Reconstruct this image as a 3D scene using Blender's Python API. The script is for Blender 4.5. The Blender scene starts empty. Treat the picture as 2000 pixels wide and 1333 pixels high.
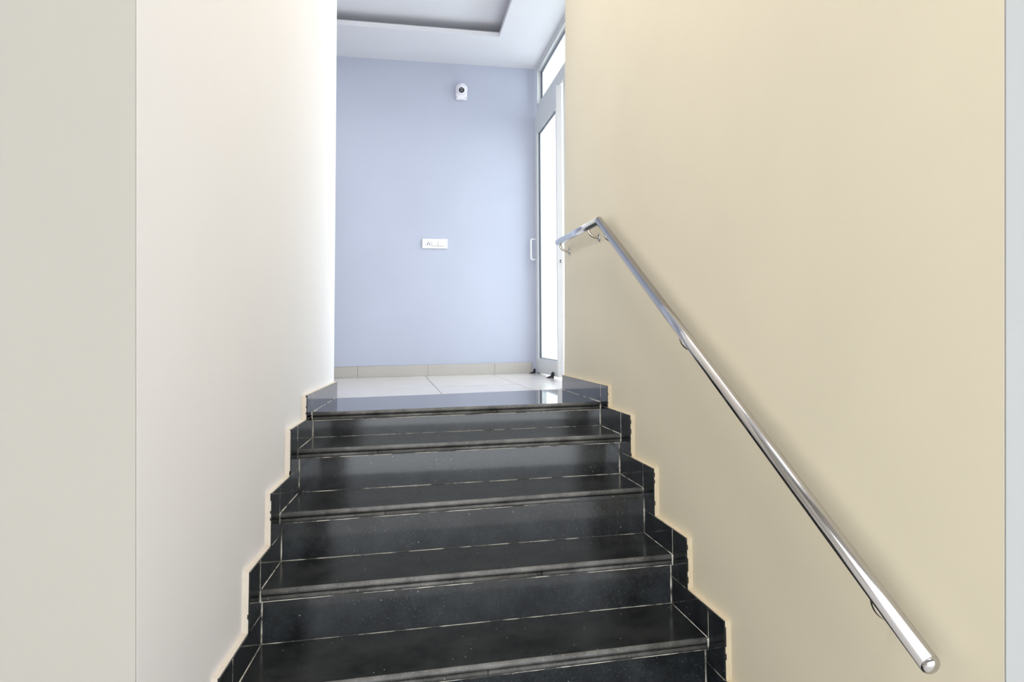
import bpy, bmesh, math, random
from mathutils import Vector, Matrix
random.seed(7)
S = bpy.context.scene
C = S.collection

# ------------------------------------------------------------------ camera
cam_d = bpy.data.cameras.new('camera'); cam = bpy.data.objects.new('camera', cam_d); C.objects.link(cam)
cam_d.sensor_fit = 'HORIZONTAL'; cam_d.sensor_width = 36.0
cam_d.lens = 1482.24 / 2000 * 36.0
cam_d.shift_x = -(1230.03 - 1000.0) / 2000
cam_d.shift_y = (556.39 - 666.5) / 2000
cam_d.clip_start = 0.02
yaw, pitch, roll = math.radians(13.9554), math.radians(3.4865), math.radians(-0.7676)
fw = Vector((math.sin(yaw)*math.cos(pitch), math.cos(yaw)*math.cos(pitch), math.sin(pitch)))
rt = Vector((math.cos(yaw), -math.sin(yaw), 0)); up = rt.cross(fw)
r2 = rt*math.cos(roll) + up*math.sin(roll); u2 = up*math.cos(roll) - rt*math.sin(roll)
M = Matrix((r2, u2, -fw)).transposed().to_4x4(); M.translation = Vector((0.5107, -3.3303, 0.3139))
cam.matrix_world = M
S.camera = cam

# ------------------------------------------------------------------ world, lights, exposure
W = bpy.data.worlds.new('overcast_sky'); S.world = W; W.use_nodes = True
wn = W.node_tree.nodes; bg = wn['Background']
bg.inputs['Color'].default_value = (0.90, 0.95, 1.0, 1); bg.inputs['Strength'].default_value = 4.3
def area(name, loc, rot, sx, sy, power, col=(1, 1, 1), portal=False):
    d = bpy.data.lights.new(name, 'AREA'); d.shape = 'RECTANGLE'; d.size = sx; d.size_y = sy
    d.energy = power; d.color = col
    o = bpy.data.objects.new(name, d); C.objects.link(o); o.location = loc; o.rotation_euler = rot
    if portal: d.cycles.is_portal = True
    return o
area('door_portal', (1.40, 1.7, 1.2), (0, math.radians(90), math.radians(-3.5)), 2.4, 1.8, 1, portal=True)
area('entrance_portal', (0.7, -6.0, .13), (math.radians(90), 0, 0), 5.8, 2.74, 1, portal=True)
area('stair_fill_light', (0.62, -0.75, 3.58), (0, 0, 0), 0.22, 3.0, 25, (1.0, 0.985, 0.98))  # added overhead fill to brighten the stairwell, not a known fitting
area('hall_fill_light', (0.7, -4.1, 3.58), (0, 0, 0), 1.0, 1.0, 58, (1.0, 0.985, 0.97))  # added fill from behind the camera, no real fitting
area('lobby_fill_light', (-0.6, 1.2, 2.36), (0, 0, 0), 0.5, 0.5, 10, (0.95, 0.97, 1.0))  # unseen fill light added over the landing
vs = S.view_settings
vs.view_transform = 'Standard'; vs.look = 'None'; vs.gamma = 1.0; vs.exposure = 0.24; vs.use_curve_mapping = False

# ------------------------------------------------------------------ materials
def mat(name, col, rough=0.5, metal=0.0, spec=0.5, var=0.0, vscale=3.0, bump=0.0, bscale=120.0, coat=0.0):
    m = bpy.data.materials.new(name); m.use_nodes = True
    nt = m.node_tree; b = nt.nodes['Principled BSDF']
    b.inputs['Base Color'].default_value = (*col, 1); b.inputs['Roughness'].default_value = rough
    b.inputs['Metallic'].default_value = metal; b.inputs['Specular IOR Level'].default_value = spec
    b.inputs['Coat Weight'].default_value = coat
    tc = nt.nodes.new('ShaderNodeTexCoord')
    if var:
        n = nt.nodes.new('ShaderNodeTexNoise'); n.inputs['Scale'].default_value = vscale; n.inputs['Detail'].default_value = 5
        r = nt.nodes.new('ShaderNodeValToRGB')
        r.color_ramp.elements[0].position = 0.3; r.color_ramp.elements[1].position = 0.7
        r.color_ramp.elements[0].color = (*[c*(1-var) for c in col], 1)
        r.color_ramp.elements[1].color = (*[min(1, c*(1+var)) for c in col], 1)
        nt.links.new(tc.outputs['Object'], n.inputs['Vector']); nt.links.new(n.outputs['Fac'], r.inputs['Fac'])
        nt.links.new(r.outputs['Color'], b.inputs['Base Color'])
    if bump:
        n2 = nt.nodes.new('ShaderNodeTexNoise'); n2.inputs['Scale'].default_value = bscale; n2.inputs['Detail'].default_value = 4
        bp = nt.nodes.new('ShaderNodeBump'); bp.inputs['Strength'].default_value = bump; bp.inputs['Distance'].default_value = 0.002
        nt.links.new(tc.outputs['Object'], n2.inputs['Vector']); nt.links.new(n2.outputs['Fac'], bp.inputs['Height'])
        nt.links.new(bp.outputs['Normal'], b.inputs['Normal'])
    return m

def granite(name, base, cloud, speck, rough, rough_var=0.0, speck_amt=0.66):
    m = bpy.data.materials.new(name); m.use_nodes = True
    nt = m.node_tree; b = nt.nodes['Principled BSDF']; L = nt.links.new
    tc = nt.nodes.new('ShaderNodeTexCoord')
    n = nt.nodes.new('ShaderNodeTexNoise'); n.inputs['Scale'].default_value = 9; n.inputs['Detail'].default_value = 8; n.inputs['Roughness'].default_value = 0.7
    r = nt.nodes.new('ShaderNodeValToRGB'); r.color_ramp.elements[0].position = 0.38; r.color_ramp.elements[1].position = 0.72
    r.color_ramp.elements[0].color = (*base, 1); r.color_ramp.elements[1].color = (*cloud, 1)
    v = nt.nodes.new('ShaderNodeTexNoise'); v.inputs['Scale'].default_value = 260; v.inputs['Detail'].default_value = 2
    r2 = nt.nodes.new('ShaderNodeValToRGB'); r2.color_ramp.elements[0].position = speck_amt; r2.color_ramp.elements[1].position = speck_amt+0.10
    mx = nt.nodes.new('ShaderNodeMix'); mx.data_type = 'RGBA'
    mx.inputs[7].default_value = (*speck, 1)
    L(tc.outputs['Object'], n.inputs['Vector']); L(tc.outputs['Object'], v.inputs['Vector'])
    L(n.outputs['Fac'], r.inputs['Fac']); L(v.outputs['Fac'], r2.inputs['Fac'])
    L(r2.outputs['Color'], mx.inputs[0]); L(r.outputs['Color'], mx.inputs[6])
    v3 = nt.nodes.new('ShaderNodeTexVoronoi'); v3.inputs['Scale'].default_value = 38
    r3 = nt.nodes.new('ShaderNodeValToRGB'); r3.color_ramp.elements[0].position = 0.045; r3.color_ramp.elements[1].position = 0.075
    r3.color_ramp.elements[0].color = (1, 1, 1, 1); r3.color_ramp.elements[1].color = (0, 0, 0, 1)
    v4 = nt.nodes.new('ShaderNodeMath'); v4.operation = 'GREATER_THAN'; v4.inputs[1].default_value = 0.55
    sp_ = nt.nodes.new('ShaderNodeSeparateColor'); mu = nt.nodes.new('ShaderNodeMath'); mu.operation = 'MULTIPLY'
    L(tc.outputs['Object'], v3.inputs['Vector']); L(v3.outputs['Distance'], r3.inputs['Fac']); L(v3.outputs['Color'], sp_.inputs[0]); L(sp_.outputs[0], v4.inputs[0])
    L(r3.outputs['Color'], mu.inputs[0]); L(v4.outputs[0], mu.inputs[1])
    mx2 = nt.nodes.new('ShaderNodeMix'); mx2.data_type = 'RGBA'; mx2.inputs[7].default_value = (0.45, 0.45, 0.42, 1)
    L(mu.outputs[0], mx2.inputs[0]); L(mx.outputs[2], mx2.inputs[6]); L(mx2.outputs[2], b.inputs['Base Color'])
    rr = nt.nodes.new('ShaderNodeMapRange'); rr.inputs['To Min'].default_value = max(0.02, rough-rough_var); rr.inputs['To Max'].default_value = rough+rough_var
    L(n.outputs['Fac'], rr.inputs['Value']); L(rr.outputs['Result'], b.inputs['Roughness'])
    return m

M_left = mat('white_plaster', (0.90, 0.88, 0.885), 0.75, var=0.012, vscale=1.5, bump=0.08, bscale=45)
M_right = mat('cream_plaster', (0.775, 0.70, 0.535), 0.62, var=0.02, vscale=2.0, bump=0.08, bscale=45)
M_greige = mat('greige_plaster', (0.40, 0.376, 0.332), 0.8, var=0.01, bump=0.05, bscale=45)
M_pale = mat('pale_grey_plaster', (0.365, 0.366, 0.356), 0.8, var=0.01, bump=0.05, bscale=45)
M_blue = mat('blue_grey_plaster', (0.475, 0.503, 0.605), 0.6, var=0.02, vscale=2.5, bump=0.12, bscale=30)
M_ceil = mat('ceiling_white', (0.76, 0.76, 0.80), 0.8, var=0.01)
M_mortar = mat('cream_mortar', (0.66, 0.56, 0.40), 0.8, var=0.04, vscale=30, bump=0.5, bscale=70)
M_mortar_l = mat('pinkish_cream_mortar', (0.70, 0.63, 0.54), 0.8, var=0.04, vscale=30, bump=0.5, bscale=70)
M_gran = granite('black_granite', (0.005, 0.0065, 0.008), (0.030, 0.034, 0.037), (0.13, 0.14, 0.15), 0.11, 0.05)
M_gran_tread = granite('black_granite_tread', (0.007, 0.0085, 0.0085), (0.030, 0.032, 0.031), (0.08, 0.085, 0.085), 0.17, 0.06, 0.68)
M_gran_land = granite('black_granite_polished', (0.007, 0.008, 0.010), (0.018, 0.019, 0.022), (0.05, 0.05, 0.055), 0.05, 0.02, 0.70)
M_nose = granite('worn_granite_edge', (0.050, 0.050, 0.047), (0.20, 0.197, 0.185), (0.42, 0.42, 0.40), 0.45, 0.1, 0.66)
M_tile = mat('beige_floor_tile', (0.62, 0.58, 0.555), 0.16, var=0.03, vscale=6)
M_skirt = mat('beige_skirting_tile', (0.475, 0.448, 0.41), 0.35, var=0.03, vscale=8)
M_joint = mat('tile_joint', (0.30, 0.25, 0.20), 0.9)
M_alu = mat('powder_coated_aluminium', (0.70, 0.72, 0.72), 0.38, var=0.01)
M_aluw = mat('white_enamel_and_lit_edge', (0.90, 0.90, 0.92), 0.25)  # white of the handle; on the near stile it stands in for light
M_gasket = mat('dark_gasket', (0.06, 0.065, 0.09), 0.6)
M_rubber = mat('black_rubber', (0.012, 0.012, 0.016), 0.45)
M_plast = mat('white_plastic', (0.80, 0.80, 0.80), 0.25)
M_plast2 = mat('white_camera_plastic', (0.86, 0.83, 0.90), 0.3)
M_dark = mat('dark_hole', (0.05, 0.045, 0.09), 0.6)
M_lens = mat('black_lens', (0.006, 0.006, 0.02), 0.06, spec=0.8)
M_led = mat('pale_led', (0.45, 0.46, 0.42), 0.3)
M_chrome = mat('polished_steel', (0.56, 0.545, 0.545), 0.13, metal=1.0)
M_satin = mat('satin_steel_blue_reflection', (0.74, 0.76, 0.80), 0.24, metal=1.0)  # bluish tint carries the landing's reflection on the level rail
M_brass = mat('warm_steel_bracket', (0.62, 0.56, 0.48), 0.12, metal=1.0)
M_slot = mat('cove_shade_grey', (0.50, 0.50, 0.52), 0.9)  # greyer than the ceiling: shade of the slot put into the colour
M_slab = mat('balcony_slab', (0.62, 0.61, 0.58), 0.7, var=0.05)
M_hallfloor = mat('hall_floor_tile', (0.76, 0.74, 0.72), 0.35, var=0.04)
M_body = mat('stair_concrete', (0.25, 0.25, 0.24), 0.9)
def grout_mat():
    m = bpy.data.materials.new('pale_grout'); m.use_nodes = True
    nt = m.node_tree; b = nt.nodes['Principled BSDF']; b.inputs['Roughness'].default_value = 0.85
    tc = nt.nodes.new('ShaderNodeTexCoord'); n = nt.nodes.new('ShaderNodeTexNoise'); n.inputs['Scale'].default_value = 14; n.inputs['Detail'].default_value = 6
    r = nt.nodes.new('ShaderNodeValToRGB'); r.color_ramp.elements[0].position = 0.42; r.color_ramp.elements[1].position = 0.52
    r.color_ramp.elements[0].color = (0.10, 0.095, 0.085, 1); r.color_ramp.elements[1].color = (0.70, 0.66, 0.57, 1)
    nt.links.new(tc.outputs['Object'], n.inputs['Vector']); nt.links.new(n.outputs['Fac'], r.inputs['Fac']); nt.links.new(r.outputs['Color'], b.inputs['Base Color'])
    return m
M_grout = grout_mat()
def glass_mat():
    m = bpy.data.materials.new('clear_glass'); m.use_nodes = True
    nt = m.node_tree; nt.nodes.remove(nt.nodes['Principled BSDF']); out = nt.nodes['Material Output']
    t = nt.nodes.new('ShaderNodeBsdfTransparent'); t.inputs['Color'].default_value = (0.93, 0.96, 0.97, 1)
    g = nt.nodes.new('ShaderNodeBsdfGlossy'); g.inputs['Roughness'].default_value = 0.02
    f = nt.nodes.new('ShaderNodeFresnel'); f.inputs['IOR'].default_value = 1.3
    mx = nt.nodes.new('ShaderNodeMixShader')
    ge = nt.nodes.new('ShaderNodeNewGeometry'); su = nt.nodes.new('ShaderNodeMath'); su.operation = 'SUBTRACT'; su.use_clamp = True
    nt.links.new(f.outputs['Fac'], su.inputs[0]); nt.links.new(ge.outputs['Backfacing'], su.inputs[1])   # only the outer skin of the pane mirrors
    nt.links.new(su.outputs[0], mx.inputs[0]); nt.links.new(t.outputs[0], mx.inputs[1]); nt.links.new(g.outputs[0], mx.inputs[2])
    nt.links.new(mx.outputs[0], out.inputs['Surface'])
    return m
M_glass = glass_mat()

# ------------------------------------------------------------------ helpers
K = -0.06121
def xr(y, off=0.0): return 1.2 + off + K*y            # skirting face of the right wall
def obj(name, bm, mats, parent=None, smooth=False, bevel=0.0, segs=2):
    bmesh.ops.recalc_face_normals(bm, faces=bm.faces[:])
    me = bpy.data.meshes.new(name); bm.to_mesh(me); bm.free()
    for m in (mats if isinstance(mats, (list, tuple)) else [mats]): me.materials.append(m)
    o = bpy.data.objects.new(name, me); C.objects.link(o)
    if parent: o.parent = parent
    if smooth:
        for p in me.polygons: p.use_smooth = True
    if bevel:
        b = o.modifiers.new('edge', 'BEVEL'); b.width = bevel; b.segments = segs; b.limit_method = 'ANGLE'; b.angle_limit = math.radians(40)
    return o
def struct(name, bm, mats, label=None, parent=None, **kw):
    o = obj(name, bm, mats, parent, **kw)
    if parent is None:
        o['kind'] = 'structure'
        if label: o['label'] = label
    return o
def thing(name, label, cat, loc=(0, 0, 0), group=None):
    o = bpy.data.objects.new(name, None); C.objects.link(o); o.location = loc; o.empty_display_size = 0.05
    o['label'] = label; o['category'] = cat
    if group: o['group'] = group
    return o
def place(o, loc):        # give a mesh its own origin, geometry stays
    v = Vector(loc); o.data.transform(Matrix.Translation(-v)); o.location = o.location + v; return o
def hexa(bm, p):          # 8 corners: bottom ring 0-3, top ring 4-7
    v = [bm.verts.new(q) for q in p]
    for f in ((3,2,1,0), (4,5,6,7), (0,1,5,4), (1,2,6,5), (2,3,7,6), (3,0,4,7)): bm.faces.new([v[i] for i in f])
def box(bm, x0, x1, y0, y1, z0, z1):
    hexa(bm, [(x0,y0,z0), (x1,y0,z0), (x1,y1,z0), (x0,y1,z0), (x0,y0,z1), (x1,y0,z1), (x1,y1,z1), (x0,y1,z1)])
def rbox(bm, o0, o1, y0, y1, z0, z1):   # a box laid along the right wall's direction; o0/o1 measured from its skirting face
    hexa(bm, [(xr(y0,o0),y0,z0), (xr(y0,o1),y0,z0), (xr(y1,o1),y1,z0), (xr(y1,o0),y1,z0),
              (xr(y0,o0),y0,z1), (xr(y0,o1),y0,z1), (xr(y1,o1),y1,z1), (xr(y1,o0),y1,z1)])
def prism(bm, poly, fa, fb):            # poly in (y,z); fa/fb map (y,z) -> 3-D for the two ends
    a = [bm.verts.new(fa(*p)) for p in poly]; b = [bm.verts.new(fb(*p)) for p in poly]
    n = len(poly); fs = []
    bm.faces.new(a); bm.faces.new(b[::-1])
    for i in range(n): fs.append(bm.faces.new((a[i], b[i], b[(i+1) % n], a[(i+1) % n])))
    return fs
def BM(): return bmesh.new()
def sweep(bm, pts, rads, seg=16, cap=True):
    rings = []; prev = None
    for i, p in enumerate(pts):
        p = Vector(p)
        t = (Vector(pts[min(i+1, len(pts)-1)]) - Vector(pts[max(i-1, 0)])).normalized()
        ref = Vector((0, 0, 1)) if abs(t.z) < 0.95 else Vector((0, 1, 0))
        if prev is None: a = t.cross(ref).normalized()
        else: a = (prev - t*prev.dot(t)).normalized()
        prev = a; b = t.cross(a)
        r = rads[i] if isinstance(rads, (list, tuple)) else rads
        rings.append([bm.verts.new(p + (a*math.cos(2*math.pi*k/seg) + b*math.sin(2*math.pi*k/seg))*r) for k in range(seg)])
    for A, B in zip(rings, rings[1:]):
        for k in range(seg): bm.faces.new((A[k], A[(k+1) % seg], B[(k+1) % seg], B[k]))
    if cap: bm.faces.new(rings[0][::-1]); bm.faces.new(rings[-1])

# ------------------------------------------------------------------ stair levels
Z = [0.0, -0.1045, -0.266, -0.4275, -0.589, -0.751, -0.913, -1.075, -1.237]
YL = [-0.002, -0.309, -0.614, -0.879, -1.171, -1.463, -1.755, -2.047]
YR = [0.008, -0.302, -0.579, -0.8795, -1.168, -1.460, -1.752, -2.044]
RL = [0.028, -0.271, -0.580, -0.853, -1.145, -1.437, -1.729, -2.021]     # riser faces
RR = [0.016, -0.279, -0.588, -0.8605, -1.144, -1.436, -1.728, -2.020]
HF = -1.237       # hall floor
CZ = 2.387        # ceiling
HZ = 3.6          # ceiling of stairs and hall

# ------------------------------------------------------------------ walls
def slab(name, corners_b, corners_t, m, label):
    bm = BM(); hexa(bm, list(corners_b) + list(corners_t)); return struct(name, bm, m, label)
def yln(z): return -1.7511 - 0.0672*(z + 0.305)
def yrn(z): return -2.2892 - 0.0563*(z + 0.239)
def ylf(z): return 0.802 - 0.016*z
def yrf(z): return 0.850 - 0.050*z
zb, zt = HF, HZ + 0.02
T = 0.22
slab('wall_left', [(-0.02-T, yln(zb)+.0, zb), (-0.02, yln(zb), zb), (-0.02, ylf(zb), zb), (-0.02-T, ylf(zb), zb)],
     [(-0.02-T, yln(zt), zt), (-0.02, yln(zt), zt), (-0.02, ylf(zt), zt), (-0.02-T, ylf(zt), zt)], M_left, 'white plastered wall along the left side of the stairs')
slab('wall_right', [(xr(yrn(zb), .02), yrn(zb), zb), (xr(yrn(zb), .36), yrn(zb), zb), (xr(yrf(zb), .36), yrf(zb), zb), (xr(yrf(zb), .02), yrf(zb), zb)],
     [(xr(yrn(zt), .02), yrn(zt), zt), (xr(yrn(zt), .36), yrn(zt), zt), (xr(yrf(zt), .36), yrf(zt), zt), (xr(yrf(zt), .02), yrf(zt), zt)], M_right, 'cream plastered wall carrying the handrail')
# return walls of the hall, facing the viewer
d = 0.004
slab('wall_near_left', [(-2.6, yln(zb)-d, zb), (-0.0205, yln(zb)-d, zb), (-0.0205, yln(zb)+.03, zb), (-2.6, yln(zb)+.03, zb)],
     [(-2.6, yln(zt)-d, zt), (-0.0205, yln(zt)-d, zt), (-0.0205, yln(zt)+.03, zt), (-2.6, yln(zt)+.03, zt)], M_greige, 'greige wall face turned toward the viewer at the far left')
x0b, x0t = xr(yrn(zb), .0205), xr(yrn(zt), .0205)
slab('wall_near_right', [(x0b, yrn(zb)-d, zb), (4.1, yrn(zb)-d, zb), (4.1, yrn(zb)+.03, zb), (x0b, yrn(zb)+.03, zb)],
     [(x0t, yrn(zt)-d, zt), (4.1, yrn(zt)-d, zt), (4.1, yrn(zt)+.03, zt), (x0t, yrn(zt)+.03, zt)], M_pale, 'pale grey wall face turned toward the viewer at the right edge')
BWa, BWb = 2.5605, -0.0128
BX = 1.262
def yb(x): return BWa + BWb*x
bm = BM(); hexa(bm, [(-2.7, yb(-2.7), -.02), (BX, yb(BX), -.02), (BX, yb(BX)+.15, -.02), (-2.7, yb(-2.7)+.15, -.02),
                     (-2.7, yb(-2.7), 2.6), (BX, yb(BX), 2.6), (BX, yb(BX)+.15, 2.6), (-2.7, yb(-2.7)+.15, 2.6)])
struct('wall_back', bm, M_blue, 'blue grey back wall of the landing')
bm = BM(); box(bm, -2.85, -2.7, -1.7, 2.75, -.02, 2.6); struct('wall_lobby_left', bm, M_blue, 'side wall of the upper lobby')
bm = BM(); box(bm, -2.7, -0.24, 0.66, 0.80, -.02, 2.4); struct('wall_lobby_front', bm, M_left, 'lobby wall behind the stair wall')
bm = BM(); box(bm, -2.75, -2.6, -6.0, -1.7, HF, HZ+.02); struct('wall_hall_left', bm, M_greige, 'left wall of the lower hall')
bm = BM(); box(bm, 4.1, 4.25, -6.0, -2.1, HF, HZ+.02); struct('wall_hall_right', bm, M_pale, 'right wall of the lower hall')
bm = BM(); box(bm, -2.75, -2.2, -6.15, -6.0, HF, HZ+.02); box(bm, 3.6, 4.25, -6.15, -6.0, HF, HZ+.02); box(bm, -2.2, 3.6, -6.15, -6.0, 1.5, HZ+.02)
struct('wall_hall_back', bm, M_greige, 'unseen hall wall added to limit daylight from the entrance opening')  # added out of view, opening sized for the light it lets in
bm = BM(); box(bm, -2.75, 4.25, -6.2, -1.0, HF-.12, HF-.002); struct('floor_hall', bm, M_hallfloor, 'floor of the lower hall')
bm = BM(); box(bm, -2.75, 4.25, -6.2, -1.7, HZ, HZ+.12); box(bm, -0.24, 1.6, -1.7, 0.80, HZ, HZ+.12); struct('ceiling_hall', bm, M_ceil, 'ceiling over hall and stairs')
bm = BM(); box(bm, -0.24, 1.52, 0.66, 0.799, CZ+.0, HZ+.02); struct('wall_bulkhead', bm, M_left, 'wall over the head of the stairs')
# lobby ceiling: flat border round a raised tray with a cove slot
tx = lambda y: 0.901 - 0.055*(y - 1.945)      # right edge of the opening
bm = BM()
ty0, ty1, tl = 0.95, 1.945, -1.6
def lid(x0a, x0b, x1a, x1b, y0, y1, z0, z1):  # x at y0 / y1
    hexa(bm, [(x0a,y0,z0), (x1a,y0,z0), (x1b,y1,z0), (x0b,y1,z0), (x0a,y0,z1), (x1a,y0,z1), (x1b,y1,z1), (x0b,y1,z1)])
lz = CZ + 0.033
lid(-2.75, -2.75, xr(ty1,.24), xr(2.6,.24), ty1, 2.60, CZ, lz)
lid(tx(ty0), tx(ty1), xr(ty0,.24), xr(ty1,.24), ty0, ty1, CZ, lz)
lid(-2.75, -2.75, tl, tl, ty0, ty1, CZ, lz)
lid(-2.75, -2.75, xr(.8,.24), xr(ty0,.24), 0.80, ty0, CZ, lz)
ceil = struct('ceiling', bm, M_ceil, 'white false ceiling over the landing with a raised tray')
bm = BM(); box(bm, -2.75, 1.27, 0.80, 2.60, CZ+.095, CZ+.16); struct('tray_panel', bm, M_ceil, parent=ceil)
bm = BM()
lid(-2.75, -2.75, 1.62, 1.62, ty1+.14, ty1+.16, lz, CZ+.095)
lid(tx(ty0)+.14, tx(ty1+.1)+.14, tx(ty0)+.16, tx(ty1+.1)+.16, ty0, ty1+.14, lz, CZ+.095)
struct('cove_backing', bm, M_slot, parent=ceil)

# ------------------------------------------------------------------ landing floor of long tiles
bm = BM(); box(bm, -2.75, 1.26, 0.60, 2.56, -.14, -.010); floor = struct('floor', bm, M_joint, 'landing floor of long beige tiles')
g = 0.0017
def land_back(x): return 0.69 + 0.115*x
def tile(xa, xb, y0, y1):
    f = lambda x, y: x + -0.068*(y - 1.4)
    ya, yc = (y0, y0) if y0 is not None else (land_back(f(xa, .75)), land_back(f(xb, .75)))
    p = [(f(xa+g,ya+g),ya+g), (f(xb-g,yc+g),yc+g), (f(xb-g,y1-g),y1-g), (f(xa+g,y1-g),y1-g)]
    bm = BM(); hexa(bm, [(x, y, -.010) for x, y in p] + [(x, y, 0) for x, y in p])
    obj('floor_tile', bm, M_tile, floor)
c0 = 0.470
cols = [(c0-0.49*k, c0-0.49*(k-1)) for k in range(6, 0, -1)] + [(c0, c0+.487), (c0+.487, c0+.93)]
for i, (a, b) in enumerate(cols):
    m_ = (a+b)/2
    if i == 6:
        tile(a, b, None, 1.298); tile(a, b, 1.313, 2.545)
    elif i == 5: tile(a-.49, b, None, 2.545)
    elif i == 7: tile(a, b, None, 2.545)
    elif i < 4: tile(a, b, 0.80, 1.86 if i % 2 else 1.2); tile(a, b, 1.86 if i % 2 else 1.2, 2.56)

# back skirting: beige tiles
bm = BM(); hexa(bm, [(-2.6, yb(-2.6)-.006, 0), (1.186, yb(1.186)-.006, 0), (1.186, yb(1.186), 0), (-2.6, yb(-2.6), 0),
                     (-2.6, yb(-2.6)-.006, .078), (1.186, yb(1.186)-.006, .082), (1.186, yb(1.186), .082), (-2.6, yb(-2.6), .078)])
bb = struct('baseboard_back', bm, M_joint, 'beige tile skirting along the blue wall')
joints = [-2.53, -2.04, -1.55, -1.06, -0.572, -0.082, 0.4138, 0.9035, 1.184]
for a, b in zip(joints, joints[1:]):
    a += .0008; b -= .0008; t0 = .014
    za, zb_ = .0745+.004*(a+.2), .0745+.004*(b+.2)
    bm = BM(); hexa(bm, [(a, yb(a)-t0, 0.0005), (b, yb(b)-t0, 0.0005), (b, yb(b)-.005, 0.0005), (a, yb(a)-.005, 0.0005),
                         (a, yb(a)-t0, za+.004), (b, yb(b)-t0, zb_+.004), (b, yb(b)-.005, zb_+.004), (a, yb(a)-.005, za+.004)])
    obj('skirting_tile', bm, M_skirt, bb)

# ------------------------------------------------------------------ stepped granite skirting on both walls
def skirting(side):
    left = side == 'left'
    Y = YL if left else YR; Rr = RL if left else RR
    tops = [0.0785, -0.0155, -0.1765, -0.342 if not left else -0.337, -0.5, -0.662, -0.824, -0.986]
    near = [0.107, 0.120, 0.116, 0.122, 0.112, 0.115, 0.115, 0.115]
    X = (lambda off: (lambda y, z: (-off, y, z))) if left else (lambda off: (lambda y, z: (xr(y, off), y, z)))
    # mortar bed: stepped outline, its painted edges stand proud of the wall
    far = 0.775 if left else 0.806
    outl = [(far, tops[0])]
    for k in range(8):
        yn = Y[k] - near[k]
        nxt = tops[k+1] if k < 7 else HF
        outl += [(yn, tops[k]), (yn, nxt)]
    # lower boundary follows the treads
    low = []
    for k in range(8): low += [(far if k == 0 else Rr[k-1]+.012, Z[k]-.008), (Y[k]+.012, Z[k]-.008)]
    low += [(Y[7]+.012, HF)]
    bm = BM()
    # build as a row of simple convex strips to keep the faces planar
    for k in range(8):
        y_far = far if k == 0 else Y[k-1] - near[k-1]
        yn = Y[k] - near[k]
        bot = Z[k] - 0.03 if k == 0 else Z[k]-.03
        prism(bm, [(y_far, tops[k]), (yn, tops[k]), (yn, Z[min(k+1, 8)]-.03 if k < 7 else HF), (y_far, Z[min(k+1, 8)]-.03 if k < 7 else HF)], X(0.0035), X(0.021))
    root = struct('baseboard_'+side, bm, M_mortar_l if left else M_mortar, 'stepped black granite skirting with cream mortar edges on the %s wall' % side)
    gp = 0.0010
    rnd = random.Random(3 if left else 4)
    def chip(y0, y1, z, n=16):     # slightly ragged sawn edge
        return [(y0 + (y1-y0)*i/n, z + (rnd.uniform(-.0010, .0004) if 0 < i < n else 0)) for i in range(n+1)]
    for k in range(8):
        y_far = far - .001 if k == 0 else Y[k-1]+.012
        # piece lying along the tread
        ya = y_far if k == 0 else Rr[k-1] + .006
        # runs forward to the nosing joint, and under the narrow upright piece of the step above
        top = chip(ya, Y[k] + gp, tops[k]-gp)
        bm = BM(); prism(bm, top + [(Y[k]+gp, Z[k]-.004), (ya, Z[k]-.004)], X(0.0), X(0.006))
        obj('skirting_tile', bm, M_gran, root)
        # narrow upright piece in front of the nosing
        yn = Y[k] - near[k]
        nb = tops[k+1] if k < 7 else HF
        rag = [(yn + (rnd.uniform(-.0003, .0007) if 0 < i < 14 else 0), tops[k]-gp + (nb+gp-tops[k]+gp)*i/14) for i in range(15)]
        yi = Rr[k]+.006
        # L-shaped: stops at the nosing above, passes beside the riser below it
        bm = BM(); prism(bm, [(Y[k]-gp, tops[k]-gp)] + rag + [(yi, nb+gp), (yi, Z[k]-.036), (Y[k]-gp, Z[k]-.036)], X(0.0), X(0.006))
        obj('skirting_tile', bm, M_gran, root)
    return root
skirting('left'); skirting('right')

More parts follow.
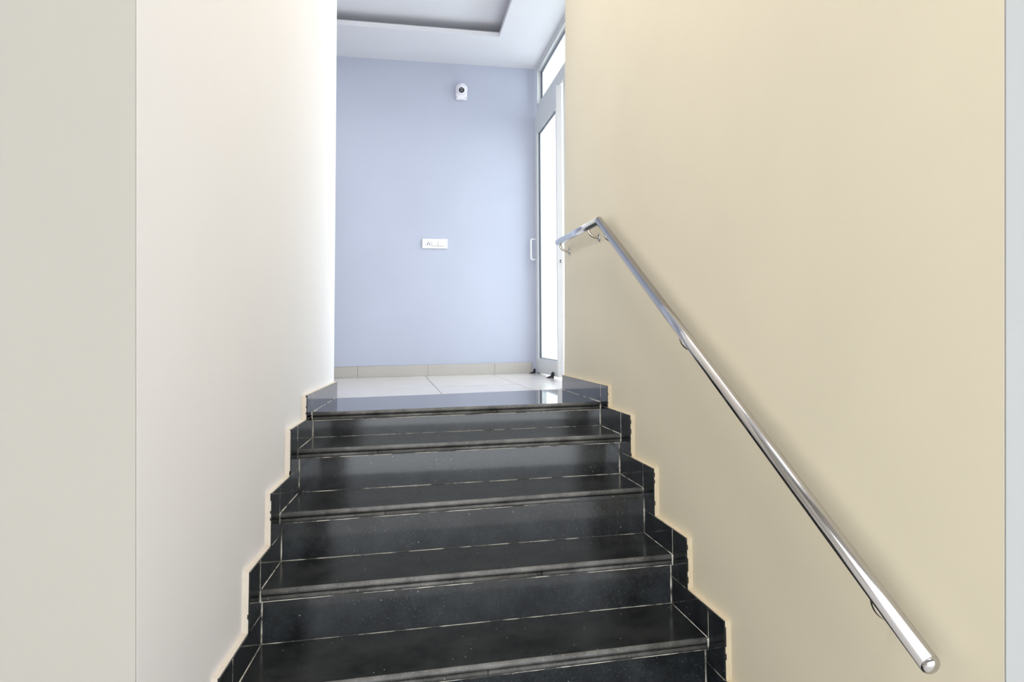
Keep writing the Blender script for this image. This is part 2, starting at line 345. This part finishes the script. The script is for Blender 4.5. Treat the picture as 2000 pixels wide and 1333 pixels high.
# ------------------------------------------------------------------ staircase
st = thing('staircase', 'black polished granite stairs rising between the white and the cream wall', 'stairs', (0.6, -1.0, HF))
def keep(o):       # parent to the stair without moving
    o.location = o.location - Vector(st.location); return o
NT = 0.0175        # slab thickness
def lerp(a, b, t): return a + (b-a)*t
def loft(bm, prof_fn, xs, front=None):
    rows = []
    for t in xs:
        rows.append([bm.verts.new(p) for p in prof_fn(t)])
    n = len(rows[0])
    for A, B in zip(rows, rows[1:]):
        for i in range(n):
            f = bm.faces.new((A[i], B[i], B[(i+1) % n], A[(i+1) % n]))
            if front and i in front: f.material_index = 1; f.smooth = True
    bm.faces.new(rows[0][::-1]); bm.faces.new(rows[-1])
def X_at(t, y): return lerp(-.0005, xr(y)+.0005, t)
rg = random.Random(11)
for k in range(8):
    # tread slab with a rounded front edge
    def prof(t, k=k):
        yf = lerp(YL[k], YR[k], t)
        ybk = land_back(t*1.15) if k == 0 else lerp(RL[k-1], RR[k-1], t) + .018
        z = Z[k]; r = NT/2
        pts = [(ybk, z), (yf + r*1.3, z)]
        for i in range(1, 8):
            a = math.pi*i/8
            pts.append((yf + r*1.3 - math.sin(a)*r*1.3, z - r + math.cos(a)*r))
        pts += [(yf + r*1.3, z-NT), (ybk, z-NT)]
        return [(X_at(t, y), y, zz) for y, zz in pts]
    bm = BM(); loft(bm, prof, [i/6 for i in range(7)], front=set(range(1, 9)))
    tr = keep(obj('tread', bm, [M_gran_land if k == 0 else M_gran_tread, M_nose], st))
    # second strip of the built-up edge, in two lengths
    cut = [0.62, 0.228, 0.265, 0.655, 0.5, 0.5, 0.5, 0.5][k]
    for (ta, tb) in ((0, cut-.0008), (cut+.0008, 1)):
        def prof2(t, k=k, ta=ta, tb=tb):
            tt = lerp(ta, tb, t); yf = lerp(YL[k], YR[k], tt) + .0035; yk = lerp(RL[k], RR[k], tt) + .004
            z = Z[k]-NT-.0012; h = 0.0145; r = h/2
            pts = [(yk, z), (yf + r, z)]
            for i in range(1, 6):
                a = math.pi*i/6
                pts.append((yf + r - math.sin(a)*r, z - r + math.cos(a)*r))
            pts += [(yf + r, z-h), (yk, z-h)]
            return [(X_at(tt, y), y, zz) for y, zz in pts]
        bm = BM(); loft(bm, prof2, [0, .5, 1], front=set(range(1, 7)))
        s = obj('nosing_strip', bm, [M_gran_tread, M_nose], tr)
    # riser slab
    def prof3(t, k=k):
        y = lerp(RL[k], RR[k], t)
        return [(X_at(t, yy), yy, zz) for yy, zz in ((y, Z[k+1]-.002), (y+.016, Z[k+1]-.002), (y+.016, Z[k]-.0335), (y, Z[k]-.0335))]
    bm = BM(); loft(bm, prof3, [0, .5, 1]); keep(obj('riser', bm, M_gran, st))
# core of the flight
bm = BM()
for k in range(8):
    y0 = max(RL[k], RR[k]) + .02; y1 = 0.60
    box(bm, 0.0, 1.145, y0, max(RL[k-1], RR[k-1])+.02 if k else y1, HF, Z[k]-NT-.002)
keep(obj('stair_core', bm, M_body, st))
# grout lines: thin irregular beads along every joint
bm = BM()
def bead(p, q, w, h, n=10):
    p, q = Vector(p), Vector(q)
    pts = [p.lerp(q, i/n) for i in range(n+1)]
    sweep(bm, pts, [w*rg.uniform(.55, 1.15) for _ in pts], seg=5)
for k in range(8):
    zf = Z[k+1]
    yl_, yr_ = RL[k], RR[k]
    if k < 7 or True:
        bead((0, yl_-.0005, zf+.0004), (xr(yr_), yr_-.0005, zf+.0004), .0013 if k else .0007, 0, 60)        # tread to riser
    bead((0, YL[k]+.0068, Z[k]-.0340), (xr(YR[k]), YR[k]+.0068, Z[k]-.0340), .0012, 0, 60)   # foot of the nosing
    bead((.0008, yl_-.0004, zf), (.0008, yl_-.0004, Z[k]-.034), .0024, 0, 8)            # riser to skirting
    bead((xr(yr_)-.0008, yr_-.0004, zf), (xr(yr_)-.0008, yr_-.0004, Z[k]-.034), .0030, 0, 8)
    yk_l, yk_r = (land_back(0), land_back(1.15)) if k == 0 else (RL[k-1], RR[k-1])
    bead((.0004, yk_l, Z[k]+.0003), (.0004, YL[k]+.008, Z[k]+.0003), .0017, 0, 8)      # tread to skirting
    bead((xr(yk_r)-.0004, yk_r, Z[k]+.0003), (xr(YR[k])-.0004, YR[k]+.008, Z[k]+.0003), .0015, 0, 8)
    bead((.0004, YL[k]+.001, Z[k]), (.0004, YL[k]+.003, Z[k]-.034), .0026, 0, 5)        # end of nosing
    bead((xr(YR[k])-.0004, YR[k]+.001, Z[k]), (xr(YR[k])-.0004, YR[k]+.003, Z[k]-.034), .0034, 0, 5)
tpl = [0.0785, -0.0155, -0.1765, -0.337, -0.5, -0.662, -0.824, -0.986, HF]; tpr = [0.0785, -0.0155, -0.1765, -0.342, -0.5, -0.662, -0.824, -0.986, HF]
for k in range(8):
    bead((.0002, YL[k], Z[k]), (.0002, YL[k], tpl[k]-.001), .0007, 0, 8)               # upright joint of the skirting
    bead((xr(YR[k])-.0002, YR[k], Z[k]), (xr(YR[k])-.0002, YR[k], tpr[k]-.001), .0007, 0, 8)
    if k < 7:
        bead((.0002, RL[k], tpl[k+1]), (.0002, YL[k]-.112, tpl[k+1]), .0007, 0, 8)
        bead((xr(RR[k])-.0002, RR[k], tpr[k+1]), (xr(YR[k]-.11)-.0002, YR[k]-.110, tpr[k+1]), .0007, 0, 8)
gr = keep(obj('grout', bm, M_grout, st, smooth=True)); gr['kind'] = 'stuff'

# ------------------------------------------------------------------ glazed door in its aluminium frame
FO0, FO1 = 0.187, 0.240      # frame depth, measured from the right skirting face
YF1, YF0 = 2.512, 0.86
bm = BM()
rbox(bm, FO0, FO1, YF1-.045, YF1+.014, 0, CZ)              # far jamb
rbox(bm, FO0, FO1, YF0, YF0+.05, 0, CZ)                # near jamb
rbox(bm, FO0, FO1, YF0+.05, YF1-.045, CZ-.042, CZ)     # head
rbox(bm, FO0, FO1, YF0+.05, YF1-.045, 1.998, 2.088)    # transom bar
trim = struct('trim_1', bm, M_alu, 'pale aluminium frame around door and transom', bevel=.002)
bm = BM()
for a in ((FO0-.006, FO0, YF1-.050, YF1-.0, 2.088, CZ-.0), (FO0-.006, FO0, YF0+.05, YF1-.05, CZ-.022, CZ)):
    rbox(bm, *a)
struct('frame_bead', bm, M_alu, parent=trim)
def frame_bars(bm, o0, o1, y0, y1, z0, z1, wl, wr, wb, wt):
    rbox(bm, o0, o1, y0, y0+wl, z0, z1); rbox(bm, o0, o1, y1-wr, y1, z0, z1)
    rbox(bm, o0, o1, y0+wl, y1-wr, z0, z0+wb); rbox(bm, o0, o1, y0+wl, y1-wr, z1-wt, z1)
# transom light
bm = BM(); frame_bars(bm, .205, .222, YF0+.05, YF1-.045, 2.088, CZ-.042, .012, .012, .010, .010)
win = struct('window_1', bm, M_alu, 'transom light over the glass door')
bm = BM(); frame_bars(bm, .207, .220, YF0+.062, YF1-.057, 2.098, CZ-.052, .006, .006, .005, .006); struct('gasket', bm, M_gasket, parent=win)
bm = BM(); rbox(bm, .212, .216, YF0+.066, YF1-.061, 2.102, CZ-.057); struct('pane', bm, M_glass, parent=win)
# the leaf that is seen, with parts
def leaf(name, o0, o1, y0, y1, label, full):
    z0, z1 = .010, 1.992
    bm = BM(); rbox(bm, o0, o1, y0, y0+.042, z0, z1)
    root = struct(name, bm, M_aluw, label, bevel=.0015)  # near stile coloured whiter than the other bars for its lit edge
    bm = BM(); rbox(bm, o0, o1, y1-.085, y1, z0, z1); struct('stile', bm, M_alu, parent=root, bevel=.0015)
    bm = BM(); rbox(bm, o0+.001, o1-.001, y0+.042, y1-.085, z0, .108); struct('bottom_rail', bm, M_alu, parent=root)
    bm = BM(); rbox(bm, o0+.001, o1-.001, y0+.042, y1-.085, 1.852, z1); struct('top_rail', bm, M_alu, parent=root)
    bm = BM(); frame_bars(bm, o0+.006, o1-.006, y0+.042, y1-.085, .108, 1.852, .008, .008, .010, .008); struct('glazing_bead', bm, M_alu, parent=root)
    bm = BM(); frame_bars(bm, o0+.012, o1-.012, y0+.050, y1-.093, .118, 1.844, .004, .006, .004, .006); struct('gasket', bm, M_gasket, parent=root)
    bm = BM(); rbox(bm, (o0+o1)/2-.002, (o0+o1)/2+.002, y0+.053, y1-.098, .121, 1.839); struct('pane', bm, M_glass, parent=root)
    return root
d1 = leaf('door_1', .172, .209, 1.712, 2.535, 'glazed aluminium door leaf standing at the landing', True)
# white bow handle on the far stile
bm = BM(); yh = 2.500
def ro(y, off, z): return (xr(y, off), y, z)
sweep(bm, [ro(yh, .172, 1.030), ro(yh, .140, 1.031), ro(yh, .134, 1.026), ro(yh, .132, 1.015), ro(yh, .132, .888), ro(yh, .134, .877), ro(yh, .140, .872), ro(yh, .172, .873)], .0062, seg=10)
hd = struct('handle', bm, M_aluw, parent=d1, smooth=True)
# lock in the near edge
bm = BM()
box(bm, xr(1.712, .187), xr(1.712, .196), 1.7085, 1.7125, .778, .782); box(bm, xr(1.712, .187), xr(1.712, .196), 1.7085, 1.7125, .792, .797); box(bm, xr(1.712, .187), xr(1.712, .190), 1.7085, 1.7125, .778, .797)
struct('lock', bm, M_dark, parent=d1)
d2 = leaf('door_2', .214, .250, 0.915, 1.705, 'second glazed leaf behind the end of the cream wall', False)
# balcony beyond the door
bm = BM(); hexa(bm, [(1.50,-.6,-.2), (5.5,-.6,-.2), (5.5,5.5,-.2), (1.50,5.5,-.2), (1.50,-.6,-.03), (5.5,-.6,-.03), (5.5,5.5,-.03), (1.50,5.5,-.03)])
struct('ground', bm, M_slab, 'pale slab outside the glass door')
bm = BM(); hexa(bm, [(xr(.85,.17),.85,-.12), (xr(.85,.26),.85,-.12), (xr(2.55,.26),2.55,-.12), (xr(2.55,.17),2.55,-.12), (xr(.85,.17),.85,-.004), (xr(.85,.26),.85,-.004), (xr(2.55,.26),2.55,-.004), (xr(2.55,.17),2.55,-.004)])
struct('trim_2', bm, M_slab, 'door threshold')

# ------------------------------------------------------------------ door stops on the floor
def stop(loc, label, s):
    t = thing('door_stop', label, 'door stop', loc, 'rubber door stops at the glass door')
    bm = BM()
    prism(bm, [(-.030, 0), (.018, 0), (.018, .014), (-.004, .016), (-.030, .003)], lambda y, z: (y*s, -.011*s, z*s), lambda y, z: (y*s, .011*s, z*s))
    obj('foot', bm, M_rubber, t, bevel=.0015)
    bm = BM(); bmesh.ops.create_uvsphere(bm, u_segments=14, v_segments=9, radius=.0125*s)
    for v in bm.verts: v.co = Vector((v.co.x*.85 + .010*s, v.co.y, v.co.z*1.25 + .024*s))
    obj('knob', bm, M_rubber, t, smooth=True)
stop((1.190, 2.49, .0), 'small black rubber door stop at the hinge end of the leaf, by the skirting', .95)
stop((1.238, 1.86, .0), 'small black rubber door stop at the lock end of the leaf, by the cream wall', 1.05)

# ------------------------------------------------------------------ switch plate on the blue wall
yw = yb(.46)
sp = thing('switch_plate', 'white switch plate with a socket and two rocker switches on the blue wall', 'switch', (.4615, yw, .990))
def plate_part(name, x0, x1, z0, z1, y0, y1, m, parent, bev=.001):
    bm = BM(); box(bm, x0, x1, y0, y1, z0, z1); return obj(name, bm, m, parent, bevel=bev)
pl = plate_part('plate', -.0925, .0925, -.0365, .0365, -.011, .002, M_plast, sp, .003)
so = plate_part('socket', -.0660, -.0265, -.0175, .0185, -.0125, -.010, M_plast, sp)
for (hx, hz, w) in ((-.0465, .008, .0034), (-.0535, .0005, .0028), (-.0395, .0005, .0028), (-.0545, -.0080, .0034), (-.0385, -.0080, .0034)):
    plate_part('pin_hole', hx-w, hx+w, hz-w, hz+w, -.0130, -.0120, M_dark, so, 0)
for x in (-.0210, .0255):
    bm = BM(); prism(bm, [(-.0100, -.0175), (-.0100, .0185), (-.0125, .0185), (-.0165, -.0160), (-.0160, -.0175)], lambda y, z, x=x: (x, y, z), lambda y, z, x=x: (x+.0425, y, z))
    obj('rocker', bm, M_plast, sp, bevel=.0006)
for xa in (-.0210, .0255):
    plate_part('divider_shade_line', xa, xa+.0425, -.0192, -.0176, -.0118, -.0108, M_joint, sp, 0)  # dark slit drawn in as the shadow under each rocker
for x in (-.0237, .0232):
    plate_part('divider_shade_line', x-.0008, x+.0008, -.0175, .0185, -.0118, -.0108, M_joint, sp, 0)

# ------------------------------------------------------------------ dome camera on the blue wall
yw = yb(.656)
sc = thing('security_camera', 'small white dome security camera with black lens high on the blue wall', 'camera', (.656, yw, 2.15))
bm = BM(); box(bm, -.043, .043, -.034, 0.001, -.050, .050); obj('mount_base', bm, M_plast2, sc, bevel=.014, segs=4)
dv = Vector((-.02, -1, -.50)).normalized()
c0v = Vector((.001, -.034, .030))
bm = BM(); sweep(bm, [c0v - dv*.024, c0v - dv*.010, c0v + dv*.002, c0v + dv*.008], [.0445, .0455, .0440, .0395], seg=32); obj('collar', bm, M_plast2, sc, smooth=True)
bm = BM()
prof = [(0.0, .0385), (.010, .0380), (.020, .0345), (.028, .0290), (.031, .0245), (.0295, .0215)]
sweep(bm, [c0v + dv*(.004 + a) for a, b in prof], [b for a, b in prof], seg=32); dome = obj('eyeball', bm, M_plast2, sc, smooth=True)
bm = BM(); sweep(bm, [c0v + dv*.0325, c0v + dv*.0350, c0v + dv*.0362], [.0215, .0212, .0170], seg=28); lens = obj('lens', bm, M_lens, sc, smooth=False)
side = dv.cross(Vector((0, 0, 1))).normalized(); upv = side.cross(dv)
for sx in (-1, 1):
    p = c0v + dv*.0363 + side*(.0060*sx) + upv*.0105
    bm = BM(); sweep(bm, [p - dv*.001, p + dv*.0008], .0034, seg=12); obj('led', bm, M_led, lens)
bm = BM()
q = [c0v + dv*.0366 + side*a + upv*b for a, b in ((-.012, .001), (.012, .001), (.010, -.010), (-.010, -.010))]
hexa(bm, [x - dv*.0008 for x in q] + q); obj('sensor_window', bm, mat('grey_sensor', (.16, .17, .22), .2), lens)
for sx in (-1, 1):
    bm = BM(); sweep(bm, [(.034*sx, -.0335, -.034), (.034*sx, -.0352, -.034)], .0034, seg=10); obj('screw_hole', bm, M_dark, sc)

# ------------------------------------------------------------------ handrail
hr = thing('handrail', 'polished steel handrail fixed along the cream wall', 'handrail', (xr(-1, .02), -1.0, .25))
base = Vector(hr.location)
SO = -0.030; RR_ = 0.0178
P0 = Vector((xr(.741, SO), .741, .799)); P1 = Vector((xr(-.102, SO), -.102, .796)); P2 = Vector((xr(-2.183, SO), -2.183, -.249))
P1 = Vector((xr(-.110, SO), -.110, .795))
def tube_piece(name, a, b, na, nb, m, parent, r=RR_, seg=32):
    # straight tube between a and b whose ends lie in planes with normals na / nb (mitre)
    t = (b-a).normalized(); s_ = t.cross(Vector((0, 0, 1))).normalized(); w = t.cross(s_)
    bm = BM(); A = []; B = []
    for k in range(seg):
        o = (s_*math.cos(2*math.pi*k/seg) + w*math.sin(2*math.pi*k/seg))*r
        A.append(bm.verts.new(a + o - t*(o.dot(na)/t.dot(na)) - base)); B.append(bm.verts.new(b + o - t*(o.dot(nb)/t.dot(nb)) - base))
    for k in range(seg):
        f = bm.faces.new((A[k], A[(k+1) % seg], B[(k+1) % seg], B[k])); f.smooth = True
    bm.faces.new(A); bm.faces.new(B[::-1])
    return obj(name, bm, m, parent)
t1 = (P1-P0).normalized(); t2 = (P2-P1).normalized(); nm = (t1+t2).normalized()
tube_piece('level_rail', P0, P1, t1, nm, M_satin, hr)
tube_piece('sloping_rail', P1, P2, nm, t2, M_chrome, hr)
bm = BM()
cap = [(P2 + t2*(RR_*0.75*math.sin(a)) - base, max(.0004, RR_*math.cos(a)*1.0)) for a in [math.pi/2*i/9 for i in range(10)]]
sweep(bm, [c for c, _ in cap], [r for _, r in cap], seg=32); obj('end_cap', bm, M_chrome, hr, smooth=True)
bm = BM(); sweep(bm, [P0 - base - t1*.0 - t1*.004, P0 - base + t1*.002], [RR_*.93, RR_*1.002], seg=32); obj('end_plug', bm, M_satin, hr, smooth=False)
def rail_z(y): return P1.z if y > P1.y else P1.z + (y - P1.y)*(t2.z/t2.y)
for y in (.690, .075, -.185, -1.068, -2.03):
    zr = rail_z(y); xw = xr(y, .02); xc = xr(y, SO)
    drop = .050 if y > -.11 else .060
    zf = zr - drop
    top = Vector((xc, y, zr - RR_*(1 if y > -.11 else 1.12) + .003))
    pts = [top]
    r_x = xw - xc; r_z = top.z - zf
    n_ = 10
    for i in range(1, n_+1):
        a = math.pi/2*i/n_
        pts.append(Vector((xc + (r_x-.006)*(1-math.cos(a))*1.0, y, top.z - r_z*math.sin(a))))
    bm = BM(); sweep(bm, [p - base for p in pts], .0068, seg=14); br = obj('bracket', bm, M_brass, hr, smooth=True)
    bm = BM(); sweep(bm, [Vector((xw-.0095, y, zf)) - base, Vector((xw-.006, y, zf)) - base, Vector((xw-.0035, y, zf)) - base, Vector((xw+.001, y, zf)) - base], [.0075, .013, .0205, .0215], seg=24)
    obj('flange', bm, M_chrome, br, smooth=True)
    bm = BM(); sweep(bm, [Vector((xw-.012, y, zf)) - base, Vector((xw-.007, y, zf)) - base], [.0062, .0068], seg=14); obj('collar', bm, M_brass, br)
    for sy, sz in ((.6, .8), (-1, 0), (.6, -.8)):
        c = Vector((xw-.0042, y+sy*.0145, zf+sz*.0145)) - base
        bm = BM(); sweep(bm, [c, c + Vector((-.0022, 0, 0))], .0024, seg=8); obj('screw', bm, M_brass, br)
